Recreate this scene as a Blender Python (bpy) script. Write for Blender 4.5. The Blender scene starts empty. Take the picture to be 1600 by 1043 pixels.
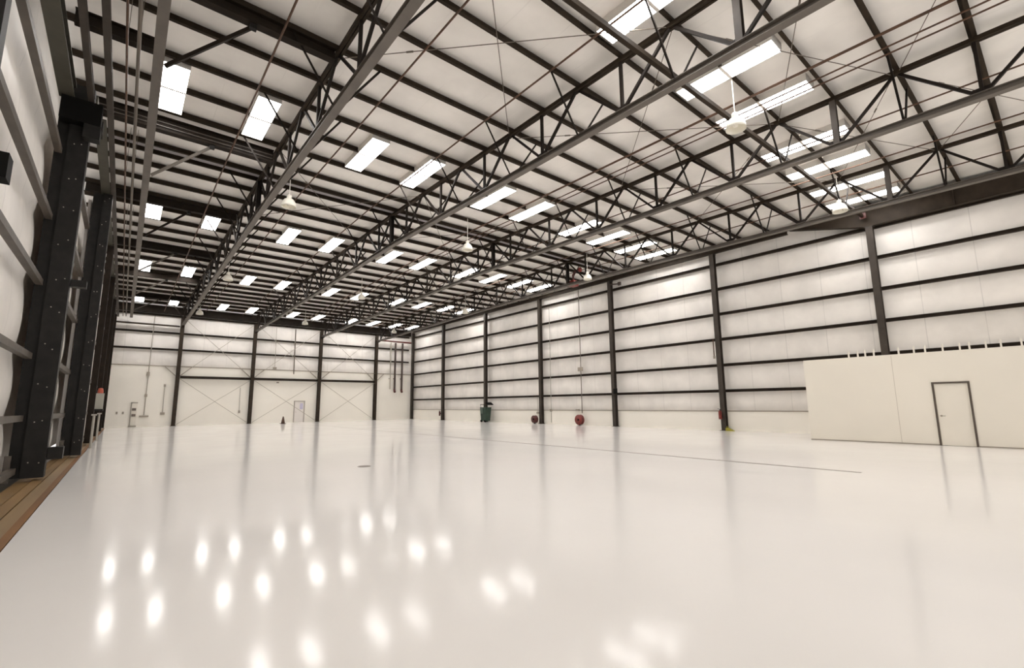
import bpy, math, random
from mathutils import Vector, Matrix

random.seed(7)
scene = bpy.context.scene
COL = scene.collection
PI = math.pi

# ------------------------------------------------------------------ materials
def srgb(r, g, b):
    f = lambda c: c / 12.92 if c <= 0.04045 else ((c + 0.055) / 1.055) ** 2.4
    return (f(r / 255), f(g / 255), f(b / 255), 1.0)

def mat(name, col, rough=0.6, metal=0.0, spec=0.5, noise=None, bump=None, emit=None):
    m = bpy.data.materials.new(name)
    m.use_nodes = True
    nt = m.node_tree
    b = nt.nodes['Principled BSDF']
    b.inputs['Base Color'].default_value = col
    b.inputs['Roughness'].default_value = rough
    b.inputs['Metallic'].default_value = metal
    b.inputs['Specular IOR Level'].default_value = spec
    tc = nt.nodes.new('ShaderNodeTexCoord')
    if noise:
        scale, amount, stretch = noise
        mp = nt.nodes.new('ShaderNodeMapping')
        mp.inputs['Scale'].default_value = stretch
        nz = nt.nodes.new('ShaderNodeTexNoise')
        nz.inputs['Scale'].default_value = scale
        nz.inputs['Detail'].default_value = 5
        rp = nt.nodes.new('ShaderNodeValToRGB')
        lo = tuple(c * (1 - amount) for c in col[:3]) + (1,)
        hi = tuple(min(1, c * (1 + amount)) for c in col[:3]) + (1,)
        rp.color_ramp.elements[0].color = lo
        rp.color_ramp.elements[1].color = hi
        rp.color_ramp.elements[0].position = 0.3
        rp.color_ramp.elements[1].position = 0.7
        nt.links.new(tc.outputs['Object'], mp.inputs['Vector'])
        nt.links.new(mp.outputs['Vector'], nz.inputs['Vector'])
        nt.links.new(nz.outputs['Fac'], rp.inputs['Fac'])
        nt.links.new(rp.outputs['Color'], b.inputs['Base Color'])
    if bump:
        scale, strength, dist, stretch = bump
        mp2 = nt.nodes.new('ShaderNodeMapping')
        mp2.inputs['Scale'].default_value = stretch
        n2 = nt.nodes.new('ShaderNodeTexNoise')
        n2.inputs['Scale'].default_value = scale
        n2.inputs['Detail'].default_value = 3
        bp = nt.nodes.new('ShaderNodeBump')
        bp.inputs['Strength'].default_value = strength
        bp.inputs['Distance'].default_value = dist
        nt.links.new(tc.outputs['Object'], mp2.inputs['Vector'])
        nt.links.new(mp2.outputs['Vector'], n2.inputs['Vector'])
        nt.links.new(n2.outputs['Fac'], bp.inputs['Height'])
        nt.links.new(bp.outputs['Normal'], b.inputs['Normal'])
    if emit:
        b.inputs['Emission Color'].default_value = emit[0]
        b.inputs['Emission Strength'].default_value = emit[1]
    return m

M = {}
M['steel_brown'] = mat('brown_painted_steel', (0.017, 0.0115, 0.0075, 1), 0.6, spec=.15, noise=(3, .25, (1, 1, 1)))
M['steel_wall'] = mat('brown_wall_girt_steel', (0.034, 0.024, 0.016, 1), 0.6, spec=.2, noise=(3, .25, (1, 1, 1)))
M['steel_purlin'] = mat('dark_purlin_steel', (0.029, 0.020, 0.0125, 1), 0.65, spec=.15, noise=(3, .25, (1, 1, 1)))
M['steel_chord'] = mat('grey_chord_steel', (0.125, 0.107, 0.090, 1), 0.5, noise=(2, .15, (1, 1, 1)))
M['steel_web'] = mat('dark_web_steel', (0.014, 0.010, 0.0075, 1), 0.6, spec=.15)
M['steel_column'] = mat('grey_brown_column_steel', (0.052, 0.042, 0.034, 1), 0.5, spec=.25, noise=(2, .2, (1, 1, 1)))
M['steel_black'] = mat('black_door_steel', (0.012, 0.0105, 0.009, 1), 0.55, spec=.25, noise=(5, .3, (1, 1, 1)))
M['steel_girt'] = mat('door_girt_steel', (0.080, 0.066, 0.053, 1), 0.5, noise=(3, .2, (1, 1, 1)))
M['steel_khaki'] = mat('khaki_painted_steel', (0.06, 0.055, 0.040, 1), 0.6, noise=(2, .2, (1, 1, 1)))
M['ridge_grey'] = mat('lilac_grey_flashing', (0.42, 0.40, 0.41, 1), 0.4)
M['rod'] = mat('thin_rod_steel', (0.14, 0.115, 0.09, 1), 0.5)
M['rod_pale'] = mat('pale_rod_steel', (0.42, 0.38, 0.32, 1), 0.5)
M['rust_pipe'] = mat('rust_brown_pipe', (0.085, 0.040, 0.020, 1), 0.55, noise=(4, .35, (1, 1, 1)))
M['dark_pipe'] = mat('dark_drain_pipe', (0.05, 0.032, 0.026, 1), 0.5)
M['red'] = mat('red_enamel', (0.20, 0.026, 0.018, 1), 0.4, noise=(9, .2, (1, 1, 1)))
M['dark_red'] = mat('dark_red_enamel', (0.085, 0.016, 0.012, 1), 0.45)
M['orange_red'] = mat('orange_beacon', (0.45, 0.09, 0.05, 1), 0.4)
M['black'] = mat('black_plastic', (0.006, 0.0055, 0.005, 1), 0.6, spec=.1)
M['green'] = mat('dark_green_plastic', (0.016, 0.040, 0.026, 1), 0.45, noise=(6, .3, (1, 1, 1)))
M['grey_green'] = mat('grey_green_plastic', (0.09, 0.125, 0.10, 1), 0.5)
M['yellow_green'] = mat('yellow_green_rubber', (0.30, 0.27, 0.03, 1), 0.6)
M['cone_brown'] = mat('dark_brown_rubber', (0.09, 0.045, 0.03, 1), 0.6)
M['grey_box'] = mat('grey_enclosure', (0.34, 0.33, 0.28, 1), 0.45)
M['conduit'] = mat('galvanised_conduit', (0.36, 0.33, 0.28, 1), 0.45, 0.2)
M['post_pale'] = mat('pale_galvanised_post', (0.38, 0.355, 0.31, 1), 0.4)
M['lamp_white'] = mat('white_lamp_enamel', (0.86, 0.83, 0.74, 1), 0.3)
M['lamp_rod'] = mat('white_rod', (0.8, 0.76, 0.68, 1), 0.4)
M['door_frame'] = mat('brown_door_frame', (0.085, 0.065, 0.05, 1), 0.5)
M['door_panel'] = mat('cream_door_paint', (0.80, 0.755, 0.665, 1), 0.4, noise=(1.5, .02, (1, 1, 1)))
M['back_door'] = mat('white_door_paint', (0.78, 0.74, 0.70, 1), 0.4)
M['back_frame'] = mat('beige_grey_frame', (0.40, 0.36, 0.32, 1), 0.5)
M['door_pane'] = mat('lilac_glass', (0.55, 0.52, 0.66, 1), 0.15)
M['handle'] = mat('satin_metal', (0.35, 0.31, 0.26, 1), 0.3, 0.8)
M['trim'] = mat('grey_brown_trim', (0.33, 0.29, 0.24, 1), 0.5)
M['floor_joint'] = mat('floor_joint_filler', (0.13, 0.105, 0.08, 1), 0.4)
M['seam'] = mat('cream_seam', (0.56, 0.51, 0.43, 1), 0.5)
M['drain'] = mat('drain_iron', (0.16, 0.13, 0.11, 1), 0.5)
M['stub_white'] = mat('white_stud', (0.78, 0.74, 0.66, 1), 0.6)
M['liner'] = mat('cream_liner_panel', (0.86, 0.825, 0.75, 1), 0.45, noise=(0.4, .03, (1, 1, 1)))
M['partition'] = mat('cream_partition_paint', (0.80, 0.755, 0.665, 1), 0.4, noise=(0.5, .025, (1, 1, 1)))
def vinyl_material(name, col, axis, pitch, stretch, strength, seam=.80):
    """insulation facing: wrinkled white vinyl with taped seams every `pitch` metres"""
    m = mat(name, col, 0.42, bump=(1.7, strength, .06, stretch))
    nt = m.node_tree
    b = nt.nodes['Principled BSDF']
    tc = nt.nodes.new('ShaderNodeTexCoord')
    sp = nt.nodes.new('ShaderNodeSeparateXYZ')
    nt.links.new(tc.outputs['Object'], sp.inputs['Vector'])
    mod = nt.nodes.new('ShaderNodeMath'); mod.operation = 'PINGPONG'
    mod.inputs[1].default_value = pitch / 2
    nt.links.new(sp.outputs[axis], mod.inputs[0])
    lt = nt.nodes.new('ShaderNodeMath'); lt.operation = 'LESS_THAN'
    lt.inputs[1].default_value = 0.014
    nt.links.new(mod.outputs[0], lt.inputs[0])
    nz = nt.nodes.new('ShaderNodeTexNoise'); nz.inputs['Scale'].default_value = 0.8; nz.inputs['Detail'].default_value = 5
    nt.links.new(tc.outputs['Object'], nz.inputs['Vector'])
    rp = nt.nodes.new('ShaderNodeValToRGB')
    rp.color_ramp.elements[0].color = tuple(c * .90 for c in col[:3]) + (1,)
    rp.color_ramp.elements[1].color = tuple(min(.93, c * 1.02) for c in col[:3]) + (1,)
    rp.color_ramp.elements[0].position = .35; rp.color_ramp.elements[1].position = .65
    nt.links.new(nz.outputs['Fac'], rp.inputs['Fac'])
    mx = nt.nodes.new('ShaderNodeMix'); mx.data_type = 'RGBA'
    nt.links.new(lt.outputs[0], mx.inputs['Factor'])
    nt.links.new(rp.outputs['Color'], mx.inputs['A'])
    mx.inputs['B'].default_value = tuple(c * seam for c in col[:3]) + (1,)
    nt.links.new(mx.outputs['Result'], b.inputs['Base Color'])
    return m
M['vinyl'] = vinyl_material('white_insulation_vinyl', (0.868, 0.830, 0.785, 1), 'Y', 1.83, (1, 1, .35), .7)
M['vinyl_back'] = vinyl_material('white_insulation_vinyl_end', (0.868, 0.830, 0.785, 1), 'X', 1.83, (1, 1, .35), .6)
M['vinyl_roof'] = vinyl_material('white_roof_insulation', (0.905, 0.873, 0.832, 1), 'X', 1.22, (.3, 1, 1), .35, .94)
M['rust_rail'] = mat('rusty_door_rail', srgb(126, 98, 58), 0.6, noise=(2.5, .35, (1, .12, 1)))
M['rust_edge'] = mat('orange_rust_edge', srgb(118, 80, 38), 0.6, noise=(3, .3, (1, .12, 1)))
M['rail_grey'] = mat('grey_door_rail', srgb(136, 112, 78), 0.5, noise=(2.5, .2, (1, .1, 1)))
M['skylight'] = mat('translucent_skylight', (0.9, 0.9, 0.9, 1), 0.4, emit=((1.0, 0.965, 0.935, 1), 12))
M['sky_frame'] = mat('white_skylight_curb', (0.75, 0.72, 0.68, 1), 0.5)

# glossy white epoxy floor with a very slight waviness
def floor_material():
    m = bpy.data.materials.new('white_epoxy_floor')
    m.use_nodes = True
    nt = m.node_tree
    b = nt.nodes['Principled BSDF']
    b.inputs['Roughness'].default_value = 0.12
    b.inputs['Specular IOR Level'].default_value = 0.09
    tc = nt.nodes.new('ShaderNodeTexCoord')
    nz = nt.nodes.new('ShaderNodeTexNoise')
    nz.inputs['Scale'].default_value = 0.25
    nz.inputs['Detail'].default_value = 6
    rp = nt.nodes.new('ShaderNodeValToRGB')
    rp.color_ramp.elements[0].color = (0.800, 0.778, 0.752, 1)
    rp.color_ramp.elements[1].color = (0.825, 0.803, 0.777, 1)
    rp.color_ramp.elements[0].position = 0.35
    rp.color_ramp.elements[1].position = 0.65
    nt.links.new(tc.outputs['Object'], nz.inputs['Vector'])
    nt.links.new(nz.outputs['Fac'], rp.inputs['Fac'])
    nt.links.new(rp.outputs['Color'], b.inputs['Base Color'])
    n2 = nt.nodes.new('ShaderNodeTexNoise')
    n2.inputs['Scale'].default_value = 3.2
    n2.inputs['Detail'].default_value = 2
    bp = nt.nodes.new('ShaderNodeBump')
    bp.inputs['Strength'].default_value = 0.12
    bp.inputs['Distance'].default_value = 0.005
    nt.links.new(tc.outputs['Object'], n2.inputs['Vector'])
    nt.links.new(n2.outputs['Fac'], bp.inputs['Height'])
    n4 = nt.nodes.new('ShaderNodeTexNoise')
    n4.inputs['Scale'].default_value = 14
    n4.inputs['Detail'].default_value = 2
    bp2 = nt.nodes.new('ShaderNodeBump')
    bp2.inputs['Strength'].default_value = 0.05
    bp2.inputs['Distance'].default_value = 0.002
    nt.links.new(tc.outputs['Object'], n4.inputs['Vector'])
    nt.links.new(n4.outputs['Fac'], bp2.inputs['Height'])
    nt.links.new(bp.outputs['Normal'], bp2.inputs['Normal'])
    nt.links.new(bp2.outputs['Normal'], b.inputs['Normal'])
    n3 = nt.nodes.new('ShaderNodeTexNoise')
    n3.inputs['Scale'].default_value = 0.7
    mr = nt.nodes.new('ShaderNodeMapRange')
    mr.inputs['To Min'].default_value = 0.085
    mr.inputs['To Max'].default_value = 0.13
    nt.links.new(tc.outputs['Object'], n3.inputs['Vector'])
    nt.links.new(n3.outputs['Fac'], mr.inputs['Value'])
    nt.links.new(mr.outputs['Result'], b.inputs['Roughness'])
    return m
M['floor'] = floor_material()

# ------------------------------------------------------------------ mesh builder
class MB:
    def __init__(s):
        s.v = []; s.f = []; s.smooth = []
    def poly(s, pts, faces, smooth=False):
        b = len(s.v)
        s.v += [tuple(p) for p in pts]
        s.f += [tuple(b + i for i in f) for f in faces]
        s.smooth += [smooth] * len(faces)
        return s
    def box(s, x0, x1, y0, y1, z0, z1):
        p = [(x0, y0, z0), (x1, y0, z0), (x1, y1, z0), (x0, y1, z0), (x0, y0, z1), (x1, y0, z1), (x1, y1, z1), (x0, y1, z1)]
        return s.poly(p, [(0, 3, 2, 1), (4, 5, 6, 7), (0, 1, 5, 4), (1, 2, 6, 5), (2, 3, 7, 6), (3, 0, 4, 7)])
    def sweep(s, p0, p1, prof, up=(0, 0, 1)):
        """extrude a closed convex/concave profile [(side, up)] from p0 to p1"""
        p0, p1 = Vector(p0), Vector(p1)
        d = (p1 - p0).normalized(); u = Vector(up)
        sd = d.cross(u)
        if sd.length < 1e-6:
            u = Vector((1, 0, 0)); sd = d.cross(u)
        sd.normalize(); u = sd.cross(d)
        n = len(prof)
        a = [p0 + sd * x + u * y for x, y in prof]
        b = [p1 + sd * x + u * y for x, y in prof]
        fs = [(i, (i + 1) % n, n + (i + 1) % n, n + i) for i in range(n)]
        fs += [tuple(reversed(range(n))), tuple(range(n, 2 * n))]
        return s.poly(a + b, fs)
    def bar(s, p0, p1, w, h, up=(0, 0, 1)):
        return s.sweep(p0, p1, [(-w/2, -h/2), (w/2, -h/2), (w/2, h/2), (-w/2, h/2)], up)
    def ibeam(s, p0, p1, w, h, tf=.016, tw=.012, up=(0, 0, 1)):
        a, b, t = w/2, h/2, tw/2
        return s.sweep(p0, p1, [(-a, -b), (a, -b), (a, -b+tf), (t, -b+tf), (t, b-tf), (a, b-tf), (a, b), (-a, b), (-a, b-tf), (-t, b-tf), (-t, -b+tf), (-a, -b+tf)], up)
    def channel(s, p0, p1, w, h, t=.012, lip=0.0, up=(0, 0, 1), flip=1):
        a, b, f = w/2, h/2, flip
        P = [(-a, -b), (a, -b), (a, -b+t), (-a+t, -b+t), (-a+t, b-t), (a, b-t), (a, b), (-a, b)]
        return s.sweep(p0, p1, [(x*f, y) for x, y in P], up)
    def zee(s, p0, p1, w, h, t=.010, up=(0, 0, 1)):
        b, k = h/2, t/2
        return s.sweep(p0, p1, [(-k, -b), (w, -b), (w, -b+t), (k, -b+t), (k, b), (-w, b), (-w, b-t), (-k, b-t)], up)
    def angle(s, p0, p1, w, t=.01, up=(0, 0, 1)):
        a = w/2
        return s.sweep(p0, p1, [(-a, -a), (a, -a), (a, -a+t), (-a+t, -a+t), (-a+t, a), (-a, a)], up)
    def tube(s, pts, r, n=8, cap=True):
        pts = [Vector(p) for p in pts]
        rings = []
        for i, p in enumerate(pts):
            d = ((pts[min(i+1, len(pts)-1)] - pts[max(i-1, 0)])).normalized()
            u = Vector((0, 0, 1)) if abs(d.z) < .9 else Vector((1, 0, 0))
            a = d.cross(u).normalized(); b = a.cross(d)
            rings.append([p + a * r * math.cos(2*PI*k/n) + b * r * math.sin(2*PI*k/n) for k in range(n)])
        V = [q for R in rings for q in R]
        F = [(i*n+k, i*n+(k+1) % n, (i+1)*n+(k+1) % n, (i+1)*n+k) for i in range(len(pts)-1) for k in range(n)]
        s.poly(V, F, True)
        if cap:
            s.poly(rings[0], [tuple(range(n))]); s.poly(rings[-1], [tuple(reversed(range(n)))])
        return s
    def lathe(s, c, prof, n=24, axis='z'):
        V = []
        for r, h in prof:
            for k in range(n):
                a = 2*PI*k/n
                x, y = r*math.cos(a), r*math.sin(a)
                V.append({'z': (c[0]+x, c[1]+y, c[2]+h), 'x': (c[0]+h, c[1]+x, c[2]+y), 'y': (c[0]+x, c[1]+h, c[2]+y)}[axis])
        F = [(i*n+k, i*n+(k+1) % n, (i+1)*n+(k+1) % n, (i+1)*n+k) for i in range(len(prof)-1) for k in range(n)]
        return s.poly(V, F, True)
    def prism(s, pts2, lo, hi, plane='yz'):
        n = len(pts2)
        mk = {'yz': lambda a, b, c: (c, a, b), 'xz': lambda a, b, c: (a, c, b), 'xy': lambda a, b, c: (a, b, c)}[plane]
        V = [mk(a, b, lo) for a, b in pts2] + [mk(a, b, hi) for a, b in pts2]
        F = [(i, (i+1) % n, n+(i+1) % n, n+i) for i in range(n)] + [tuple(reversed(range(n))), tuple(range(n, 2*n))]
        return s.poly(V, F)

ORIGIN = {}
def build(name, mb, material, parent=None, origin=None):
    """one mesh object from world-space geometry"""
    o0 = Vector(ORIGIN[parent.name]) if parent is not None else Vector(origin if origin is not None else mb.v[0])
    me = bpy.data.meshes.new(name)
    me.from_pydata([tuple(Vector(p) - o0) for p in mb.v], [], mb.f)
    me.polygons.foreach_set('use_smooth', mb.smooth)
    me.materials.append(M[material] if isinstance(material, str) else material)
    me.update()
    import bmesh
    bm = bmesh.new(); bm.from_mesh(me)
    bmesh.ops.recalc_face_normals(bm, faces=bm.faces)
    bm.to_mesh(me); bm.free()
    o = bpy.data.objects.new(name, me)
    COL.objects.link(o)
    if parent is not None:
        o.parent = parent
    else:
        o.location = o0
    ORIGIN[o.name] = tuple(o0)
    return o

def tag(o, label=None, cat=None, group=None, kind=None):
    if label: o['label'] = label
    if cat: o['category'] = cat
    if group: o['group'] = group
    if kind: o['kind'] = kind
    return o

def thing(name, label, cat, loc, group=None):
    o = bpy.data.objects.new(name, None)
    o.empty_display_size = 0.2
    COL.objects.link(o)
    o.location = loc
    ORIGIN[o.name] = tuple(loc)
    return tag(o, label, cat, group)

def copy_tree(o, parent=None):
    c = o.copy(); COL.objects.link(c)
    if parent is not None: c.parent = parent
    for ch in list(o.children): copy_tree(ch, c)
    return c

def struct(name, mb, material, label, cat, parent=None):
    o = build(name, mb, material, parent)
    if parent is None: tag(o, label, cat, kind='structure')
    return o

# ------------------------------------------------------------------ building dimensions
RIDGE = 20.0
def zt(y): return 10.55 - 0.016 * abs(y - RIDGE)        # centre of the trusses' top chords
def zb(y): return 9.05 - 0.015 * abs(y - RIDGE)         # centre of the bottom chords
def deck(y): return zt(y) + 0.28                        # underside of the roof
YF, YB = -9.0, 49.75                                    # open front end, back wall
XL, XR = -2.1, 26.12                                    # left and right wall skins
TRUSS_X = [3.48, 9.2, 15.3, 21.3]
COL_Y = [5.2, 12.64, 20.1, 27.35, 34.8, 42.3]

# ------------------------------------------------------------------ setting
m = MB()
m.poly([(-.87, YF, 0), (XR + .1, YF, 0), (XR + .1, YB + .1, 0), (-.87, YB + .1, 0),
        (-.87, YF, -.25), (XR + .1, YF, -.25), (XR + .1, YB + .1, -.25), (-.87, YB + .1, -.25)],
       [(0, 1, 2, 3), (7, 6, 5, 4), (0, 4, 5, 1), (1, 5, 6, 2), (2, 6, 7, 3), (3, 7, 4, 0)])
struct('floor', m, 'floor', 'glossy white epoxy hangar floor', 'floor')

m = MB()          # roof insulation, sagging slightly between the purlins
PURLIN_Y = [0.6 + 1.49 * k for k in range(-6, 33) if k != 13]
PURLIN_Y += [RIDGE - .34, RIDGE + .30]
PURLIN_Y.sort()
ys = [YF]
for a, b in zip([YF] + PURLIN_Y, PURLIN_Y + [YB + .1]):
    for t in (.25, .5, .75, 1):
        y = a + (b - a) * t
        if y > ys[-1] + 1e-3: ys.append(y)
edges = [YF] + PURLIN_Y + [YB + .1]
def sag(y):
    for a, b in zip(edges, edges[1:]):
        if a <= y <= b and b - a > .01:
            return -0.035 * math.sin(PI * (y - a) / (b - a))
    return 0
V = []; F = []
for y in ys:
    z = deck(y) + sag(y)
    V += [(XL - .1, y, z), (XR + .1, y, z)]
n = len(ys)
for i in range(n - 1): F.append((2*i, 2*i+1, 2*i+3, 2*i+2))
m.poly(V, F, True)
top = [(XL - .1, YF, deck(YF) + .3), (XR + .1, YF, deck(YF) + .3), (XL - .1, RIDGE, deck(RIDGE) + .3), (XR + .1, RIDGE, deck(RIDGE) + .3),
       (XL - .1, YB + .1, deck(YB) + .3), (XR + .1, YB + .1, deck(YB) + .3)]
m.poly(top, [(0, 1, 3, 2), (2, 3, 5, 4)])
struct('ceiling', m, 'vinyl_roof', 'white insulated hangar roof seen from below', 'ceiling')

GIRT_R = [2.17, 3.61, 5.08, 6.53, 7.99, 9.43]
def quilt(axis, fixed, a0, a1, levels, ztop, depth, thick, seam):
    """insulation skin pulled in at the girts and puffed out between them"""
    m = MB(); sgn = thick
    zs = []
    lv = sorted(levels)
    for p, q in zip(lv, lv[1:]):
        for k in range(6): zs.append((p + (q - p) * k / 6, math.sin(PI * k / 6)))
    zs.append((lv[-1], 0))
    us = []
    u = a0
    while u < a1:
        for k in range(6):
            if u + seam * k / 6 < a1: us.append((u + seam * k / 6, 1 - .22 * (1 if k == 0 else 0)))
        u += seam
    us.append((a1, 1))
    V = []
    for z, b in zs:
        for u, s in us:
            d = fixed + depth * b * s
            V.append((d, u, z) if axis == 'x' else (u, d, z))
    nu = len(us)
    F = [(i*nu+j, i*nu+j+1, (i+1)*nu+j+1, (i+1)*nu+j) for i in range(len(zs)-1) for j in range(nu-1)]
    m.poly(V, F, True)
    # outer sheet
    f2 = fixed + sgn
    if axis == 'x': m.box(min(fixed + sgn*.3, f2), max(fixed + sgn*.3, f2), a0, a1, lv[0], lv[-1])
    else: m.box(a0, a1, min(fixed + sgn*.3, f2), max(fixed + sgn*.3, f2), lv[0], lv[-1])
    return m
struct('wall_right', quilt('x', XR, YF, YB, [0.0, 1.06] + GIRT_R + [10.3, 10.78], 10.8, -.035, .3, 1.83), 'vinyl',
       'white quilted insulation wall on the right side', 'wall')
GIRT_B = [5.08, 6.5, 7.93, 9.42]
struct('wall_back', quilt('y', YB, XL, XR, [0.0, 2.5, 5.08, 6.5, 7.93, 9.42, 10.32], 10.3, -.045, .3, 1.83), 'vinyl_back',
       'white insulated end wall above the cream liner', 'wall')
DOOR_Z = [1.33, 2.68, 4.35, 5.9, 7.55, 9.1]
struct('wall_left', quilt('x', XL, YF, YB, [0.0, 2.7, 5.4, 8.1, 10.3], 10.4, .02, -.2, 2.4), 'vinyl',
       'outer skin behind the hangar doors', 'wall')

# liner panels with their cap strips
m = MB(); m.box(-1.0, XR - .02, YB - .26, YB - .22, 0, 5.02)
struct('wall_liner_back', m, 'liner', 'smooth cream liner panel on the end wall', 'wall')
m = MB(); m.box(-1.0, XR - .02, YB - .30, YB - .20, 5.02, 5.10)
struct('trim_1', m, 'trim', 'grey strip capping the end wall liner', 'trim')
m = MB(); m.box(XR - .24, XR - .20, 7.3, YB - .3, 0, 1.03)
struct('wall_liner_right', m, 'liner', 'low cream liner panel along the right wall', 'wall')
m = MB(); m.box(XR - .27, XR - .19, 7.3, YB - .31, 1.03, 1.085)
struct('trim_2', m, 'trim', 'grey strip capping the low right liner', 'trim')
m = MB(); m.box(12.385, 12.465, 3.2, 36.0, 0.0005, 0.003)
struct('trim_3', m, 'floor_joint', 'thin straight joint line along the white floor', 'trim')

# partition box on the right
XP, YP, ZP = 21.78, 7.18, 3.17
m = MB()
dy0, dy1, dz = 2.34, 3.195, 2.10
m.box(XP, XP + .12, YF, dy0, 0, ZP); m.box(XP, XP + .12, dy1, YP, 0, ZP); m.box(XP, XP + .12, dy0, dy1, dz, ZP)
m.box(XP + .12, XR - .28, YP - .12, YP, 0, ZP)
struct('wall_partition', m, 'partition', 'low cream partition wall with a door', 'wall')
m = MB(); m.box(XP + .002, XR - .3, YF, YP - .002, ZP + .002, ZP + .05)
struct('partition_roof', m, 'partition', 'flat lid over the cream partition room', 'ceiling')
m = MB(); m.box(XP - .012, XP, YF, dy0 - .06, 0, .035); m.box(XP - .012, XP, dy1 + .06, YP, 0, .035)
struct('baseboard_right', m, 'trim', 'thin grey base strip of the partition', 'trim')
m = MB(); m.box(XP - .004, XP, 4.262, 4.278, .04, ZP)
struct('trim_4', m, 'seam', 'faint vertical panel seam of the partition', 'trim')
# partition door
m = MB(); m.box(XP + .02, XP + .06, dy0 + .005, dy1 - .005, .008, dz - .005)
d1 = struct('door_1', m, 'door_panel', 'cream door with dark brown frame in the partition', 'door')
m = MB()
m.box(XP - .03, XP + .07, dy0 - .055, dy0, 0, dz + .055); m.box(XP - .03, XP + .07, dy1, dy1 + .055, 0, dz + .055)
m.box(XP - .03, XP + .07, dy0, dy1, dz, dz + .055)
build('door_frame', m, 'door_frame', d1)
m = MB(); m.lathe((XP + .02, dy1 - .09, 1.0), [(.0, -.012), (.03, -.012), (.03, 0)], 16, 'x')
m.tube([(XP + .02, dy1 - .09, 1.0), (XP - .03, dy1 - .09, 1.0), (XP - .035, dy1 - .2, 1.0)], .010, 8)
build('door_handle', m, 'handle', d1)
# back door
m = MB(); m.box(13.13, 13.99, YB - .285, YB - .262, .01, 2.02)
d2 = struct('door_2', m, 'back_door', 'white door in a grey frame on the end wall', 'door')
m = MB(); m.box(13.05, 13.13, YB - .33, YB - .262, 0, 2.10); m.box(13.99, 14.07, YB - .33, YB - .262, 0, 2.10); m.box(13.13, 13.99, YB - .33, YB - .262, 2.02, 2.10)
build('door_frame', m, 'back_frame', d2)
m = MB(); m.box(13.62, 13.90, YB - .292, YB - .286, 1.25, 1.85)
build('door_pane', m, 'door_pane', d2)
m = MB(); m.tube([(13.2, YB - .285, 1.0), (13.2, YB - .33, 1.0), (13.31, YB - .335, 1.0)], .012, 8)
build('door_handle', m, 'handle', d2)

# ------------------------------------------------------------------ purlins
p = MB()
p.zee((XL + .05, 0, 0), (XR - .05, 0, 0), .085, .20, .014)
proto = None
def purlin_label(y):
    k = round((y - 0.6) / 1.49)
    names = ['nearest', 'second', 'third', 'fourth', 'fifth']
    if abs(y - RIDGE) < .5:
        return 'dark roof purlin on the %s side of the grey ridge strip' % ('near' if y < RIDGE else 'far')
    r = (k - 2) // 7; q = (k - 2) % 7
    if r < 0: return 'dark roof purlin, row %s before the nearest skylights' % ['one', 'two', 'three', 'four', 'five', 'six', 'seven', 'eight'][min(7, 1 - k)]
    n = names[r]
    if q == 0: return 'dark roof purlin along the front edge of the %s skylight row' % n
    if q == 1: return 'dark roof purlin crossing the middle of the %s skylight row' % n
    if q == 2: return 'dark roof purlin along the back edge of the %s skylight row' % n
    return 'dark roof purlin, %s one beyond the %s skylight row' % (['first', 'second', 'third', 'fourth'][q - 3], n)
for y in PURLIN_Y:
    if y < -2: continue
    if proto is None:
        o = proto = build('roof_purlin', p, 'steel_purlin', origin=(12, 0, 0))
    else:
        o = proto.copy(); COL.objects.link(o)
    o.location = (12, y, zt(y) + .06 + .102)
    tag(o, purlin_label(y), 'purlin', 'roof purlins')
m = MB(); m.poly([(XL + .1, RIDGE - .25, zt(20) + .20), (XR - .1, RIDGE - .25, zt(20) + .20), (XR - .1, RIDGE + .21, zt(20) + .20), (XL + .1, RIDGE + .21, zt(20) + .20),
                  (XL + .1, RIDGE - .25, zt(20) + .215), (XR - .1, RIDGE - .25, zt(20) + .215), (XR - .1, RIDGE + .21, zt(20) + .215), (XL + .1, RIDGE + .21, zt(20) + .215)],
                 [(0, 1, 2, 3), (4, 5, 6, 7), (0, 1, 5, 4), (2, 3, 7, 6), (1, 2, 6, 5), (3, 0, 4, 7)])
tag(build('ridge_strip', m, 'ridge_grey'), 'lilac grey ridge flashing strip between two ridge purlins', 'flashing')

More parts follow.
